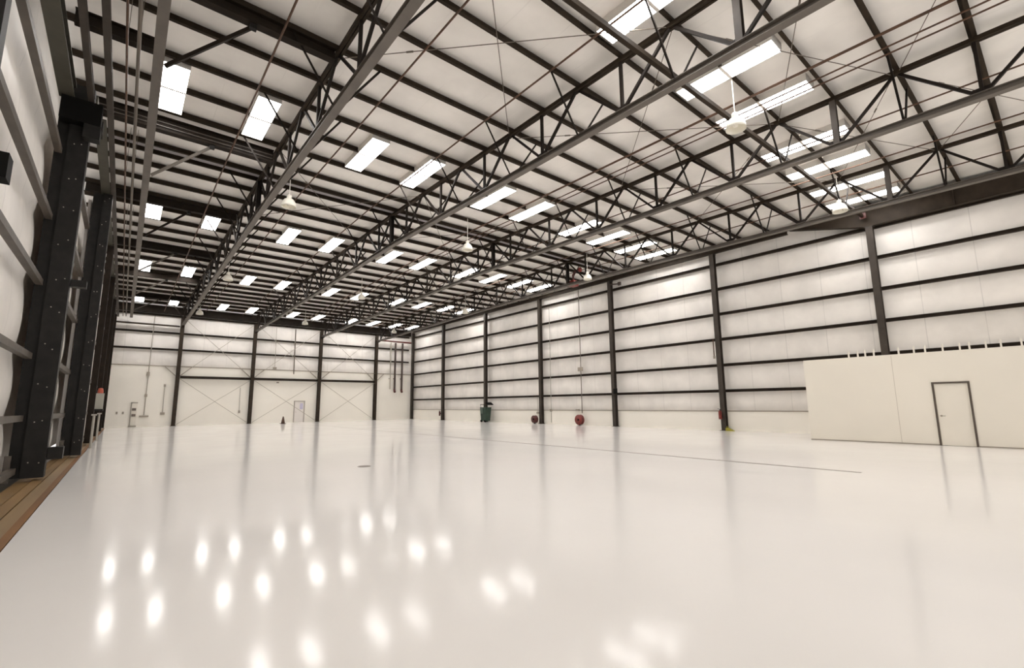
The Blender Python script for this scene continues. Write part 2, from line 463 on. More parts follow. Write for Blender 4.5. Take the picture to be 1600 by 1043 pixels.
# ------------------------------------------------------------------ trusses
def make_truss():
    X = TRUSS_X[0]
    y0, y1 = -.9, 49.1
    t = thing('roof_truss', 'x', 'roof truss', (X, RIDGE, 8.9))
    # bottom chord: two straight halves meeting at the ridge
    m = MB()
    m.ibeam((X, y0, zb(y0)), (X, RIDGE, zb(RIDGE)), .20, .16, .014, .012)
    m.ibeam((X, RIDGE, zb(RIDGE)), (X, y1, zb(y1)), .20, .16, .014, .012)
    build('bottom_chord', m, 'steel_chord', t)
    m = MB()
    for s in (-1, 1):
        for a, b in ((y0, RIDGE), (RIDGE, y1)):
            m.bar((X + s * .045, a, zt(a)), (X + s * .045, b, zt(b)), .07, .11)
    build('top_chord', m, 'steel_purlin', t)
    m = MB(); m.ibeam((X, RIDGE, zb(RIDGE) + .082), (X, RIDGE, zt(RIDGE) - .056), .16, .16, .016, .012, up=(1, 0, 0))
    tag(build('king_post', m, 'steel_web', t), 'heavy dark post under the ridge')
    bn = [0.60 + 1.49 * 2 * j for j in range(0, 17)]       # bottom nodes (below every second purlin)
    bn = [y for y in bn if y < 48.9]
    for y in bn:
        m = MB()
        if abs(y - 3.58) < .1:
            m.ibeam((X, y, zb(y) + .082), (X, y, zt(y) - .056), .15, .15, .016, .012, up=(1, 0, 0))
            tag(build('vertical_strut', m, 'steel_column', t), 'heavier grey vertical strut')
        else:
            m.bar((X, y, zb(y) + .082), (X, y, zt(y) - .056), .075, .075, up=(0, 1, 0))
            build('vertical_strut', m, 'steel_web', t)
        if y + 1.49 < 49.0:
            m = MB(); m.bar((X + .03, y + .09, zb(y) + .085), (X + .03, y + 1.44, zt(y + 1.49) - .058), .07, .07)
            build('diagonal_brace', m, 'steel_web', t)
        if y - 1.49 > -1.0:
            m = MB(); m.bar((X - .03, y - .09, zb(y) + .085), (X - .03, y - 1.44, zt(y - 1.49) - .058), .07, .07)
            build('diagonal_brace', m, 'steel_web', t)
        m = MB(); m.box(X - .008, X + .008, y - .17, y + .17, zb(y) + .083, zb(y) + .22)
        build('gusset_plate', m, 'steel_web', t)
    for y in [0.60 + 1.49 * (2 * j + 1) for j in range(0, 16)]:
        if y > 48.5: continue
        for s in (-1, 1):
            m = MB(); m.angle((X + s * .10, y - .02, zb(y) + .05), (X + s * 1.10, y - .02, zt(y) + .055), .055, .012, up=(0, 1, 0))
            build('flange_brace', m, 'steel_web', t)
    return t
T0 = make_truss()
labels = ['roof truss nearest the hangar doors, its grey bottom chord low on the left',
          'roof truss second from the hangar doors, with dark web bars',
          'roof truss third from the hangar doors, beside the cream partition end',
          'roof truss nearest the right wall, running along its top']
for i, x in enumerate(TRUSS_X):
    t = T0 if i == 0 else copy_tree(T0)
    t.location.x = x
    tag(t, labels[i], 'roof truss', 'lattice roof trusses')

# ------------------------------------------------------------------ right wall steel
GX0, GX1 = XR - .20, XR - .06
words_up = ['lowest', 'second', 'third', 'fourth', 'fifth', 'topmost']
for i, z in enumerate(GIRT_R):
    m = MB()
    yb = -1.0 if i > 0 else YP + .1
    if i == 1: yb = -1.0
    m.channel((GX0 + .02, yb, z), (GX0 + .02, YB - .35, z), .13, .155, .02, flip=-1)
    tag(build('wall_girt', m, 'steel_wall'), '%s dark steel girt %s along the right wall' % (words_up[i], 'up from the floor' if i < 5 else 'under the eave'), 'girt', 'girts of the right wall')
XC = 25.70
def i_column(name, label, x, y, z1, along='y', w=.26, d=.28, mat_='steel_column', base=True):
    t = thing(name, label, 'column', (x, y, 0), None)
    m = MB()
    # flanges face the room: 'up' of the section points to the room
    up = (-1, 0, 0) if along == 'y' else (0, -1, 0)
    m.ibeam((x, y, .02), (x, y, z1), w, d, .02, .014, up=up)
    build('shaft', m, mat_, t)
    m = MB(); m.box(x - .2, x + .2, y - .2, y + .2, 0.001, .02)
    build('base_plate', m, mat_, t)
    m = MB()
    if along == 'y': m.box(x - .155, x + .155, y - .17, y + .17, z1 + .001, z1 + .025)
    else: m.box(x - .17, x + .17, y - .155, y + .155, z1 + .001, z1 + .025)
    build('cap_plate', m, mat_, t)
    return t
col_labels = {5.2: 'steel wall column rising from behind the cream partition',
              12.64: 'steel wall column with a red extinguisher and yellow-green chock at its foot',
              20.1: 'steel wall column with a small black box above head height',
              27.35: 'steel wall column with a dark red hose reel against its foot',
              34.8: 'steel wall column directly behind the green bin',
              42.3: 'steel wall column with a dark red extinguisher, nearest the far corner'}
for y in COL_Y:
    top = 9.40 if y < 6 else 10.0
    i_column('wall_column', col_labels[y], XC - .02, y, top, mat_='steel_column')
i_column('wall_column', 'steel column standing in the far right corner', XC - .02, 49.1, 9.9)

# eave beam on top of the right hand columns
m = MB(); m.ibeam((XC, 8.6, 10.20), (XC, 49.2, 10.13), .22, .26, .016, .012)
tag(build('eave_beam', m, 'steel_wall'), 'brown eave beam along the top of the right wall', 'beam')
# tapered plate girder over the nearest bay
t = thing('plate_girder', 'deep dark plate girder tapering along the top of the right wall', 'girder', (XC, 2.0, 9.4))
m = MB(); m.prism([(8.5, 10.24), (8.5, 10.34), (-2, 10.34), (-2, 9.45), (5.35, 9.45)], XC - .010, XC + .010)
build('web_plate', m, 'steel_wall', t)
m = MB(); m.bar((XC, 8.5, 10.232), (XC, 5.35, 9.44), .26, .022); m.bar((XC, 5.35, 9.44), (XC, -2, 9.44), .26, .022)
build('bottom_flange', m, 'steel_wall', t)
m = MB(); m.bar((XC, 8.5, 10.352), (XC, -2, 10.352), .26, .022)
build('top_flange', m, 'steel_brown', t)
m = MB(); m.box(XC - .12, XC - .011, 2.30, 2.33, 9.455, 10.335)
build('stiffener', m, 'steel_wall', t)

# slanting strut along the nearest column line
t = thing('roof_strut', 'brown strut crossing under the nearest skylights to the partition column', 'strut', (15, 5.36, 9.5))
m = MB(); m.bar((-1.4, 5.36, 9.00), (25.42, 5.36, 9.93), .11, .12)
build('tube', m, 'steel_purlin', t)
m = MB(); m.box(25.425, 25.50, 5.22, 5.46, 9.80, 10.06)
tag(build('end_bracket', m, 'dark_red', t), 'dark red end bracket')

# ------------------------------------------------------------------ back wall steel
YC = YB - .45
for i, z in enumerate([6.5, 7.93, 9.42]):
    m = MB(); m.channel((XL + .3, YB - .16, z), (XC - .25, YB - .16, z), .13, .155, .02, flip=1)
    tag(build('wall_girt', m, 'steel_wall'), '%s dark steel girt above the cream liner of the end wall' % ['lowest', 'middle', 'topmost'][i], 'girt', 'girts of the end wall')
m = MB(); m.bar((XL + .5, YC + .02, 8.52), (TRUSS_X[0] - .18, YC + .02, 8.52), .14, .13)
tag(build('wall_girt', m, 'steel_wall'), 'short dark girt in the end wall bay nearest the hangar doors', 'girt', 'girts of the end wall')
back_labels = ['end wall column under the truss nearest the hangar doors', 'second end wall column from the hangar doors, left of the white door',
               'end wall column just right of the white door', 'end wall column left of the two dark drain pipes']
for x, l in zip(TRUSS_X, back_labels):
    t = i_column('end_wall_column', l, x, YC, 9.3, along='x', w=.28, d=.34, mat_='steel_wall')
    m = MB(); m.prism([(YC - .19, 8.45), (YC - .19, 8.58), (YC - .75, 8.58), (YC - .75, 8.50)], x - .09, x + .09)
    build('seat_bracket', m, 'steel_brown', t)
    for s in (-1, 1):
        if (x == TRUSS_X[0] and False): continue
        m = MB(); m.bar((x + s * .17, YC + .06, 4.25), (x + s * .95, YC + .06, 5.0), .06, .06); m.bar((x + s * .16, YC + .06, 5.03), (x + s * 1.1, YC + .06, 5.03), .07, .06)
        build('knee_brace', m, 'trim', t)
for a, b, l in ((0, 1, 'left'), (1, 2, 'middle'), (2, 3, 'right')):
    xa, xb = TRUSS_X[a] + .17, TRUSS_X[b] - .17
    w = {'left': 'the bay next to the hangar doors', 'middle': 'the bay with the white door', 'right': 'the bay beside the dark drain pipes'}[l]
    m = MB(); m.ibeam((xa, YC, 4.13), (xb, YC, 4.13), .16, .22, .014, .012)
    tag(build('portal_beam', m, 'steel_wall'), 'dark cross beam halfway up the end wall in %s' % w, 'beam', 'portal beams of the end wall')
    for nm, z0, z1, wd in (('lower', .1, 3.98, 'below'), ('upper', 4.3, 9.2, 'above')):
        t = thing('cross_bracing', 'thin crossed rods %s the cross beam in %s' % (wd, w), 'bracing', ((xa + xb) / 2, YC, z0), 'crossed rods of the end wall')
        for k, (p0, p1) in enumerate((((xa, z0), (xb, z1)), ((xa, z1), (xb, z0)))):
            m = MB(); m.tube([(p0[0], YC + (-.10 if k else -.15), p0[1]), (p1[0], YC + (-.10 if k else -.15), p1[1])], .02, 6)
            build('rod', m, 'rod_pale', t)
m = MB(); m.ibeam((XL + .3, YC, 9.84), (XC - .2, YC, 9.84), .22, .62, .016, .012)
tag(build('end_rafter', m, 'steel_brown'), 'deep dark rafter across the top of the end wall', 'beam')

# ------------------------------------------------------------------ door side: header framing
def single(name, mb, material, label, cat, group=None):
    return tag(build(name, mb, material), label, cat, group)
m = MB(); m.ibeam((-1.66, -3, 9.05), (-1.66, 14.6, 9.05), .28, .34, .018, .014)
single('door_header_girder', m, 'steel_khaki', 'dark olive header girder over the nearest hangar door', 'girder')
m = MB(); m.ibeam((-1.22, -3, 8.95), (-1.22, 14.5, 8.95), .12, .14, .012, .01)
single('guide_beam', m, 'steel_column', 'narrow guide beam ending on the nearest door column', 'beam', 'door guide beams')
m = MB(); m.ibeam((-.88, -3, 8.95), (-.88, 49.0, 8.95), .12, .14, .012, .01)
single('guide_beam', m, 'steel_column', 'narrow guide beam running the whole door side beside the khaki soffit', 'beam', 'door guide beams')
m = MB(); m.ibeam((-.05, -3, 9.0), (-.05, 48.9, 9.0), .19, .24, .014, .012)
single('door_header_beam', m, 'steel_chord', 'wide grey header beam with slanting braces along the door side', 'beam')
m = MB(); m.box(-1.20, -.96, 15.25, 49.0, 8.90, 8.93); m.box(-1.20, -1.17, 15.25, 49.0, 8.93, 9.5)
single('header_soffit', m, 'steel_khaki', 'khaki soffit strip over the far hangar doors', 'soffit')
def pipe(x, y0, y1, r, label, dz=-.17, material='rust_pipe'):
    m = MB()
    pts = [(x, y0, zt(y0) + dz)] + ([(x, RIDGE, zt(RIDGE) + dz)] if y0 < RIDGE < y1 else []) + [(x, y1, zt(y1) + dz)]
    m.tube(pts, r, 8)
    return single('sprinkler_pipe', m, material, label, 'pipe', 'roof pipes')
def straight(x, y0, y1, z, r, label, material):
    t = thing('sprinkler_pipe', label, 'pipe', (x, y0, z), 'roof pipes')
    m = MB(); m.tube([(x, y0, z), (x, y1, z)], r, 8)
    build('pipe', m, material, t)
    for k in range(7):
        y = 4.2 + 7.45 * k
        m = MB(); m.tube([(x, y, z + r + .001), (x, y, deck(y) - .04)], .007, 6)
        build('hanger', m, 'rod', t)
straight(-.575, -3, 48.8, 8.95, .022, 'thin rust pipe left of the grey header beam', 'rust_pipe')
straight(-.385, -3, 48.8, 8.95, .035, 'brown conduit close beside the grey header beam', 'rod')
pipe(2.06, -1, 48.5, .025, 'rust pipe between the header beam and the first truss', -.50)
pipe(5.0, -1, 48.5, .025, 'rust pipe between the first and second trusses, nearer the first')
pipe(7.9, -1, 48.5, .025, 'rust pipe between the first and second trusses, nearer the second')
pipe(13.05, -1, 48.5, .036, 'thickest rust pipe, first of three right of the second truss')
pipe(13.66, -1, 48.5, .022, 'middle rust pipe of the three right of the second truss')
pipe(13.97, -1, 48.5, .022, 'rightmost rust pipe of the three beyond the second truss')
pipe(17.1, -1, 48.5, .025, 'rust pipe between the third and last trusses, nearer the third')
pipe(20.15, -1, 48.5, .025, 'rust pipe just left of the truss by the right wall')
pipe(22.9, -1, 48.5, .025, 'rust pipe between the last truss and the right wall')

# heavy cross beams in the bay between the doors and the first truss, with raking braces
HB = [(11.03, .30), (17.35, .46), (24.4, .34), (31.1, .40), (37.8, .36), (44.5, .36)]
ordn = ['nearest', 'second', 'third', 'fourth', 'fifth', 'farthest']
for (y, h), n_ in zip(HB, ordn):
    z1 = zt(y) + .055
    t = thing('cross_girder', '%s heavy black cross girder between door header and first truss' % n_, 'girder', (.8, y, z1 - h), 'cross girders of the door bay')
    m = MB(); m.ibeam((-1.9, y, z1 - h/2), (TRUSS_X[0] - .10, y, z1 - h/2), .22, h, .02, .014)
    build('beam', m, 'steel_brown', t)
    if h > .44:
        m = MB()
        for q in (.14, .27): m.box(-1.9, TRUSS_X[0] - .13, y - .05, y - .0075, z1 - h + q, z1 - h + q + .03)
        build('side_angle', m, 'steel_girt', t)
    m = MB(); m.angle((.07, y + 1.0, 9.0), (1.55, y + .02, z1 - h - .03), .075, .016, up=(0, 1, 0))
    build('raking_brace', m, 'steel_brown' if y < 12 or 20 < y < 28 else 'steel_chord', t)
    m = MB(); m.box(1.48, 1.62, y - .06, y + .06, z1 - h - .11, z1 - h - .001)
    build('brace_cleat', m, 'steel_black', t)

# ------------------------------------------------------------------ hangar door leaves
def leaf(name, label, x_skin, x_in, y0, y1, ztop):
    t = thing(name, label, 'hangar door', ((x_skin + x_in) / 2, (y0 + y1) / 2, 0.02), 'sliding hangar door leaves')
    m = quilt('x', x_skin, y0, y1, [0.05] + [z for z in DOOR_Z if z < ztop - .3] + [ztop], ztop, .07, -.12, 1.5)
    build('insulation_panel', m, 'vinyl', t)
    for z in [q for q in DOOR_Z if q < ztop - .2] + [0.22]:
        m = MB(); m.channel((x_in - .02, y0, z), (x_in - .02, y1, z), .12, .13, .02, flip=-1)
        build('girt', m, 'steel_girt', t)
    return t
L1 = leaf('hangar_door_leaf', 'nearest hangar door leaf with puffed white insulation between girts', -1.93, -1.66, -3.0, 14.62, 8.82)
L2 = leaf('hangar_door_leaf', 'second hangar door leaf, between the two black door columns', -1.66, -1.40, 15.1, 20.60, 8.82)
L3 = leaf('hangar_door_leaf', 'far hangar door leaves beyond the second black door column', -1.40, -1.16, 21.1, 49.0, 8.7)
def door_column(t, x0, x1, xr, y0, y1, z1):
    m = MB(); m.box(x0, x1, y0, y1, .05, z1)
    c = build('end_column', m, 'steel_black', t)
    m = MB(); m.box(xr, x0 - .001, y0 + .12, y1, .05, z1)
    build('web_plate', m, 'steel_black', c)
    m = MB()
    for k in range(11):
        z = .45 + k * .82
        for q in (0.3, 0.7):
            xx = x0 + (x1 - x0) * q + random.uniform(-.03, .03)
            m.lathe((xx, y0, z + random.uniform(-.1, .1)), [(0, -.012), (.013, -.012), (.013, 0)], 8, 'y')
    build('bolt_heads', m, 'conduit', c)
    return c
door_column(L1, -1.56, -1.19, -1.78, 14.68, 15.0, 9.35)
door_column(L2, -1.13, -.885, -1.39, 20.66, 21.0, 8.87)
m = MB(); m.box(-1.92, -1.56, 7.95, 8.2, .05, 8.8); build('end_column', m, 'steel_black', L1)
m = MB(); m.box(-1.18, -.90, 14.72, 14.95, 4.36, 4.52); build('guide_arm', m, 'steel_black', L1)
m = MB(); m.box(-1.18, -.93, 14.70, 15.0, .42, .68); build('bumper', m, 'steel_black', L1)
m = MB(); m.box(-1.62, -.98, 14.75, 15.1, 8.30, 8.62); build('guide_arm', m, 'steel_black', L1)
for y in (27.4, 34.0, 41.0, 47.6):
    m = MB(); m.box(-1.14, -.92, y, y + .3, .05, 8.85); build('end_column', m, 'steel_brown', L3)
m = MB(); m.box(-1.74, -1.0, 14.40, 14.675, 8.30, 8.86); build('head_shade_block', m, 'black', L1)  # added near-black box standing in for the deep shade at the column head
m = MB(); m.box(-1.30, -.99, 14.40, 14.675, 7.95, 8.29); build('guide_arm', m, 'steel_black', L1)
for L, x0, y0 in ((L1, -1.80, 14.45), (L2, -1.40, 20.45)):
    m = MB(); m.box(x0, x0 + .10, y0, y0 + .10, -.008, .55); build('roller_bracket', m, 'steel_girt', L)
m = MB(); m.ibeam((-1.5, 12.64, 9.78), (-.16, 12.64, 9.78), .22, .30, .02, .014)
tag(build('header_tie_beam', m, 'steel_brown'), 'heavy black tie beam between the olive girder and the grey header beam', 'beam')
m = MB(); m.box(-1.66, -1.50, 9.0, 9.3, 4.66, 5.02)
tag(build('control_box', m, 'black'), 'small black control box on the nearest hangar door', 'box')
# rails in the floor
def rail(x0, x1, z, material, label):
    m = MB(); m.box(x0, x1, YF, YB - .3, -.25, z)
    tag(build('door_rail', m, material), label, 'rail', 'hangar door rails')
rail(-.98, -.885, -.004, 'rust_edge', 'orange rust edge rail bordering the white floor')
rail(-1.17, -.985, -.012, 'rail_grey', 'grey brown door rail, second from the white floor')
rail(-1.36, -1.19, -.012, 'rust_rail', 'rusty door rail, third from the white floor')
rail(-1.62, -1.385, -.03, 'rust_rail', 'rusty door rail closest to the near hangar door')
rail(-2.05, -1.64, -.10, 'steel_khaki', 'dark outer track plate under the near hangar door')
# things by the far doors
for y, l in ((24.6, 'nearer pale guard post beside the hangar doors'), (30.2, 'farther pale guard post beside the hangar doors')):
    t = thing('guard_post', l, 'post', (-.86, y, 0), 'pale guard posts')
    m = MB(); m.tube([(-.80, y, .002), (-.80, y, 1.25)], .042, 10); build('post', m, 'post_pale', t)
    m = MB(); m.box(-.88, -.72, y - .06, y + .06, 1.252, 1.31); build('cap', m, 'post_pale', t)
t = thing('door_motor', 'grey door motor cabinet with an orange red beacon, by the far doors', 'motor', (-.85, 29, 1.55))
m = MB(); m.box(-1.12, -.76, 32.2, 32.75, 1.50, 2.30); build('cabinet', m, 'grey_box', t)
m = MB(); m.lathe((-.92, 32.4, 2.302), [(0, .28), (.09, .25), (.12, .12), (.12, 0)], 14); build('beacon', m, 'orange_red', t)
m = MB(); m.box(-1.14, -.74, 32.15, 32.8, 1.40, 1.498); build('bracket', m, 'steel_black', t)

# ------------------------------------------------------------------ skylights
def make_skylight():
    t = thing('skylight', 'x', 'skylight', (0, 0, 0))
    w, L = .60, 2.56
    for a, b in ((-L/2, -.045), (.045, L/2)):
        m = MB(); m.box(-w/2, w/2, a, b, 0.0, .010); build('pane', m, 'skylight', t)
    m = MB()
    H = .235
    m.box(-w/2 - .015, -w/2 - .001, -L/2, L/2, -.008, H); m.box(w/2 + .001, w/2 + .015, -L/2, L/2, -.008, H)
    m.box(-w/2 - .015, w/2 + .015, -L/2 - .015, -L/2 - .001, -.008, H); m.box(-w/2 - .015, w/2 + .015, L/2 + .001, L/2 + .015, -.008, H)
    m.box(-w/2, w/2, -.043, .043, -.004, .012)
    build('frame', m, 'sky_frame', t)
    return t
S0 = make_skylight(); first = True
bays = [(0.32, 'left', 'bay between the door header and first truss'), (2.58, 'right', 'bay between the door header and first truss'),
        (6.05, 'left', 'bay after the first truss'), (8.3, 'right', 'bay after the first truss'),
        (11.8, 'left', 'bay after the second truss'), (14.1, 'right', 'bay after the second truss'),
        (17.45, 'left', 'bay after the third truss'), (19.75, 'right', 'bay after the third truss'),
        (22.25, 'left', 'bay along the right wall'), (24.3, 'right', 'bay along the right wall')]
rows = ['nearest', 'second', 'third', 'fourth', 'farthest']
for r in range(0, 5):
    yc = 5.07 + 10.43 * r
    for x, side, bay in bays:
        s = S0 if first else copy_tree(S0); first = False
        yl = yc - .02
        s.location = (x, yl, zt(yl) + .036)
        s.rotation_euler = (math.atan(.016) * (1 if yl < RIDGE else -1), 0, 0)
        lab = '%s-row skylight, %s of two in the %s' % (rows[r], side, bay)
        tag(s, lab, 'skylight', 'bright roof skylights')

# ------------------------------------------------------------------ high bay lamps
def make_lamp():
    t = thing('high_bay_lamp', 'x', 'lamp', (0, 0, 0))
    m = MB(); m.tube([(0, 0, .36), (0, 0, 1.5)], .014, 8); build('rod', m, 'lamp_rod', t)
    m = MB(); m.lathe((0, 0, 0), [(0, .36), (.07, .355), (.085, .33), (.085, .22), (.07, .20)], 20); build('housing', m, 'lamp_white', t)
    m = MB(); m.lathe((0, 0, 0), [(.06, .21), (.11, .205), (.17, .16), (.225, .07), (.255, -.05), (.26, -.12), (.25, -.12), (.245, -.05), (.215, .06), (.16, .145), (.06, .18)], 28)
    build('shade', m, 'lamp_white', t)
    m = MB(); m.lathe((0, 0, 0), [(0, -.05), (.06, -.04), (.08, .05), (.05, .15), (.03, .19)], 16); build('bulb', m, 'lamp_white', t)
    return t
LP = make_lamp(); first = True
lrows = {5.07: 'nearest', 18.0: 'second', 31.1: 'third', 44.2: 'farthest'}
lcols = {4.15: 'just right of the first truss', 12.2: 'midway between the second and third trusses', 20.9: 'beside the last truss'}
for y in lrows:
    for x in lcols:
        if y < 6 and x < 5: continue
        l = LP if first else copy_tree(LP); first = False
        l.location = (x, y, 9.02)
        tag(l, 'white high bay lamp, %s row, hanging %s' % (lrows[y], lcols[x]), 'lamp', 'high bay lamps')
        if y == 5.07: l.location.z = 8.98 if x < 15 else 8.95

# ------------------------------------------------------------------ roof rod bracing
def rods(xa, xb, ya, yb, label, drop=.0):
    t = thing('rod_bracing', label, 'bracing', ((xa + xb) / 2, (ya + yb) / 2, zt(ya)), 'crossed rods under the roof')
    for k, (p, q) in enumerate((((xa, ya), (xb, yb)), ((xa, yb), (xb, ya)))):
        z0 = lambda y: zt(y) - .02 - (.03 if k else 0)
        m = MB(); m.tube([(p[0], p[1], z0(p[1])), (q[0], q[1], z0(q[1]))], .011, 6)
        r = build('rod', m, 'rod', t)
        f = .22 if k else .25
        c = Vector((p[0] + (q[0] - p[0]) * f, p[1] + (q[1] - p[1]) * f, z0(p[1]) + (z0(q[1]) - z0(p[1])) * f))
        d = (Vector((q[0], q[1], z0(q[1]))) - Vector((p[0], p[1], z0(p[1])))).normalized()
        m = MB(); m.tube([c - d * .09, c + d * .09], .024, 6); build('turnbuckle', m, 'rod', r)
e = .12
rods(3.48 + e, 9.2 - e, 5.15, 11.0, 'crossed roof rods in front between the first and second trusses')
rods(9.2 + e, 15.3 - e, 5.15, 11.1, 'crossed roof rods behind the nearest skylights, second to third truss')
rods(9.2 + e, 15.3 - e, 2.2, 5.0, 'crossed roof rods over the nearest skylights, second to third truss')
rods(15.3 + e, 21.3 - e, 2.2, 5.0, 'crossed roof rods over the nearest skylights, third to last truss')
rods(9.2 + e, 15.3 - e, -.8, 2.0, 'crossed roof rods before the nearest skylights, second to third truss')
rods(15.3 + e, 21.3 - e, -.8, 2.0, 'crossed roof rods before the nearest skylights, third to last truss')
rods(15.3 + e, 21.3 - e, 5.2, 11.1, 'crossed roof rods behind the nearest skylights, third to last truss')
rods(3.48 + e, 9.2 - e, 17.1, 24.3, 'crossed roof rods across the ridge, first to second truss')
rods(9.2 + e, 15.3 - e, 17.1, 24.3, 'crossed roof rods across the ridge, second to third truss')

# ------------------------------------------------------------------ things along the right wall
def extinguisher(x, y, z, material, label):
    t = thing('fire_extinguisher', label, 'fire extinguisher', (x, y, z))
    m = MB(); m.lathe((x, y, z), [(0, 0), (.075, 0), (.085, .02), (.085, .40), (.06, .46), (.025, .49)], 16); build('cylinder', m, material, t)
    m = MB(); m.lathe((x, y, z), [(.02, .49), (.025, .53), (0, .535)], 12); m.bar((x, y, z + .54), (x - .03, y + .12, z + .57), .02, .02); build('valve', m, 'black', t)
    m = MB(); m.tube([(x, y - .03, z + .52), (x - .1, y - .06, z + .45), (x - .1, y - .05, z + .2)], .012, 6); build('hose', m, 'black', t)
    m = MB(); m.box(x + .09, x + .12, y - .05, y + .05, z + .15, z + .3); build('wall_bracket', m, 'steel_black', t)
    return t
extinguisher(25.40, 12.72, .62, 'red', 'red fire extinguisher on the column left of the cream partition')
extinguisher(25.40, 42.42, .45, 'dark_red', 'dark red fire extinguisher on the column nearest the far corner')
def hose_reel(x, y, z, R, material, label):
    t = thing('hose_reel', label, 'hose reel', (x, y, z))
    m = MB()
    for dx in (-.12, .10): m.lathe((x + dx, y, z), [(0, 0), (R, 0), (R, .02), (0, .02)], 28, 'x')
    build('side_disc', m, material, t)
    m = MB()
    for k in range(5): 
        rr = R * .72; xx = x - .085 + k * .043
        m.tube([(xx, y + rr * math.cos(a), z + rr * math.sin(a)) for a in [2*PI*i/20 for i in range(21)]], .022, 6, False)
    build('hose', m, 'dark_red', t)
    m = MB(); m.lathe((x - .13, y, z), [(0, -.03), (.07, -.03), (.07, 0)], 14, 'x'); build('hub', m, 'black', t)
    m = MB(); m.box(x - .05, x + .05, y - .04, y + .04, 0.001, z - R * .8) ; m.box(x - .1, x + .13, y - .1, y + .1, .001, .02); build('stand', m, 'steel_black', t)
    return t
hose_reel(25.42, 23.1, .40, .36, 'red', 'round red hose reel on the floor between two wall columns')
hose_reel(25.30, 27.75, .36, .30, 'dark_red', 'dark red hose reel leaning beside a wall column foot')
def conduit(name, label, pts, r, boxes, material='conduit'):
    t = thing(name, label, 'conduit', pts[-1])
    m = MB(); m.tube(pts, r, 8); build('pipe', m, material, t)
    for (x, y, z, sx, sy, sz) in boxes:
        m = MB(); m.box(x - sx/2, x + sx/2, y - sy/2, y + sy/2, z - sz/2, z + sz/2); build('junction_box', m, 'trim', t)
    return t
XW = 25.83
conduit('wall_conduit', 'thin conduit dropping to the round red hose reel', [(XW, 23.2, 10.0), (XW, 23.2, .85)], .028,
        [(XW - .05, 23.2, 4.05, .14, .4, .28), (XW - .04, 23.6, 1.08, .1, .3, .12)], 'rod')
conduit('wall_conduit', 'thin conduit just right of the hose reel column', [(XW, 26.4, 9.2), (XW, 26.4, .12)], .022,
        [(XW - .03, 26.4, 1.05, .08, .16, .2)], 'post_pale')
conduit('wall_conduit', 'short cable left of the column with the dark red hose reel', [(XW, 27.95, 2.1), (XW, 27.95, .85)], .018,
        [(XW - .03, 27.9, .85, .09, .25, .16)], 'post_pale')
conduit('wall_conduit', 'short reddish pipe clipped to the column by the partition', [(25.50, 12.86, 5.1), (25.50, 12.86, 4.0)], .03,
        [(25.5, 12.86, 4.05, .08, .1, .16)], 'rust_pipe')
m = MB(); m.box(25.36, 25.50, 19.70, 19.94, 2.18, 2.52)
single('wall_box', m, 'black', 'small black box fixed to a right wall column', 'box')
t = thing('pipe_bracket', 'dark bracket arm at the top of the column with the black box', 'bracket', (25.3, 19.6, 9.7))
m = MB(); m.bar((25.45, 19.93, 9.72), (25.45, 19.2, 9.62), .08, .08); build('arm', m, 'dark_pipe', t)
m = MB(); m.box(25.36, 25.5, 19.0, 19.2, 9.5, 9.72); build('block', m, 'dark_pipe', t)
# green bin
t = thing('green_bin', 'tall green bin with dark tilted lid against a wall column', 'bin', (25.15, 34.15, 0))
m = MB()
m.poly([(24.9, 33.75, .1), (25.4, 33.75, .1), (25.4, 34.45, .1), (24.9, 34.45, .1), (24.82, 33.65, 1.3), (25.46, 33.65, 1.3), (25.46, 34.5, 1.3), (24.82, 34.5, 1.3)],
       [(0, 3, 2, 1), (4, 5, 6, 7), (0, 1, 5, 4), (1, 2, 6, 5), (2, 3, 7, 6), (3, 0, 4, 7)])
build('body', m, 'green', t)
m = MB(); m.box(24.80, 24.82, 34.05, 34.4, .75, 1.28); tag(build('front_plate', m, 'grey_green', t), 'pale grey green front plate')
m = MB(); m.bar((24.84, 33.5, 1.62), (25.44, 33.5, 1.62), .42, .05, up=(0, -.55, 1)); build('lid', m, 'black', t)
m = MB(); m.tube([(24.95, 34.55, 1.25), (24.95, 34.6, 1.55), (25.35, 34.6, 1.55), (25.35, 34.55, 1.25)], .03, 8); build('handle', m, 'black', t)
for y in (33.85, 34.4):
    m = MB(); m.lathe((24.92, y, .11), [(0, -.04), (.11, -.04), (.11, .04), (0, .04)], 18, 'y'); build('wheel', m, 'black', t)
# wheel chock
t = thing('wheel_chock', 'small yellow-green chock lying at a wall column foot', 'chock', (25.35, 12.25, 0))
m = MB(); m.prism([(12.0, .002), (12.42, .002), (12.42, .16), (12.34, .18), (12.05, .04)], 25.28, 25.48); build('wedge', m, 'yellow_green', t)
m = MB(); m.tube([(25.38, 12.38, .171), (25.38, 12.40, .24), (25.38, 12.33, .24), (25.38, 12.31, .175)], .012, 6); build('grip', m, 'yellow_green', t)
# red alarm and valve by the last truss
t = thing('sprinkler_valve', 'red sprinkler valve box under the last truss near the ridge', 'valve', (21.6, 19.9, 9.2))
m = MB(); m.box(21.45, 21.9, 19.62, 20.1, 8.98, 9.34); build('valve_body', m, 'red', t)
m = MB(); m.tube([(21.65, 19.85, 9.342), (21.65, 19.85, 9.75), (21.65, 19.6, 9.95), (21.65, 19.3, 9.95)], .07, 10); build('pipe_elbow', m, 'dark_red', t)
m = MB(); m.lathe((21.65, 19.25, 9.95), [(0, -.05), (.15, -.05), (.15, .05), (0, .05)], 18, 'y'); build('flange', m, 'red', t)

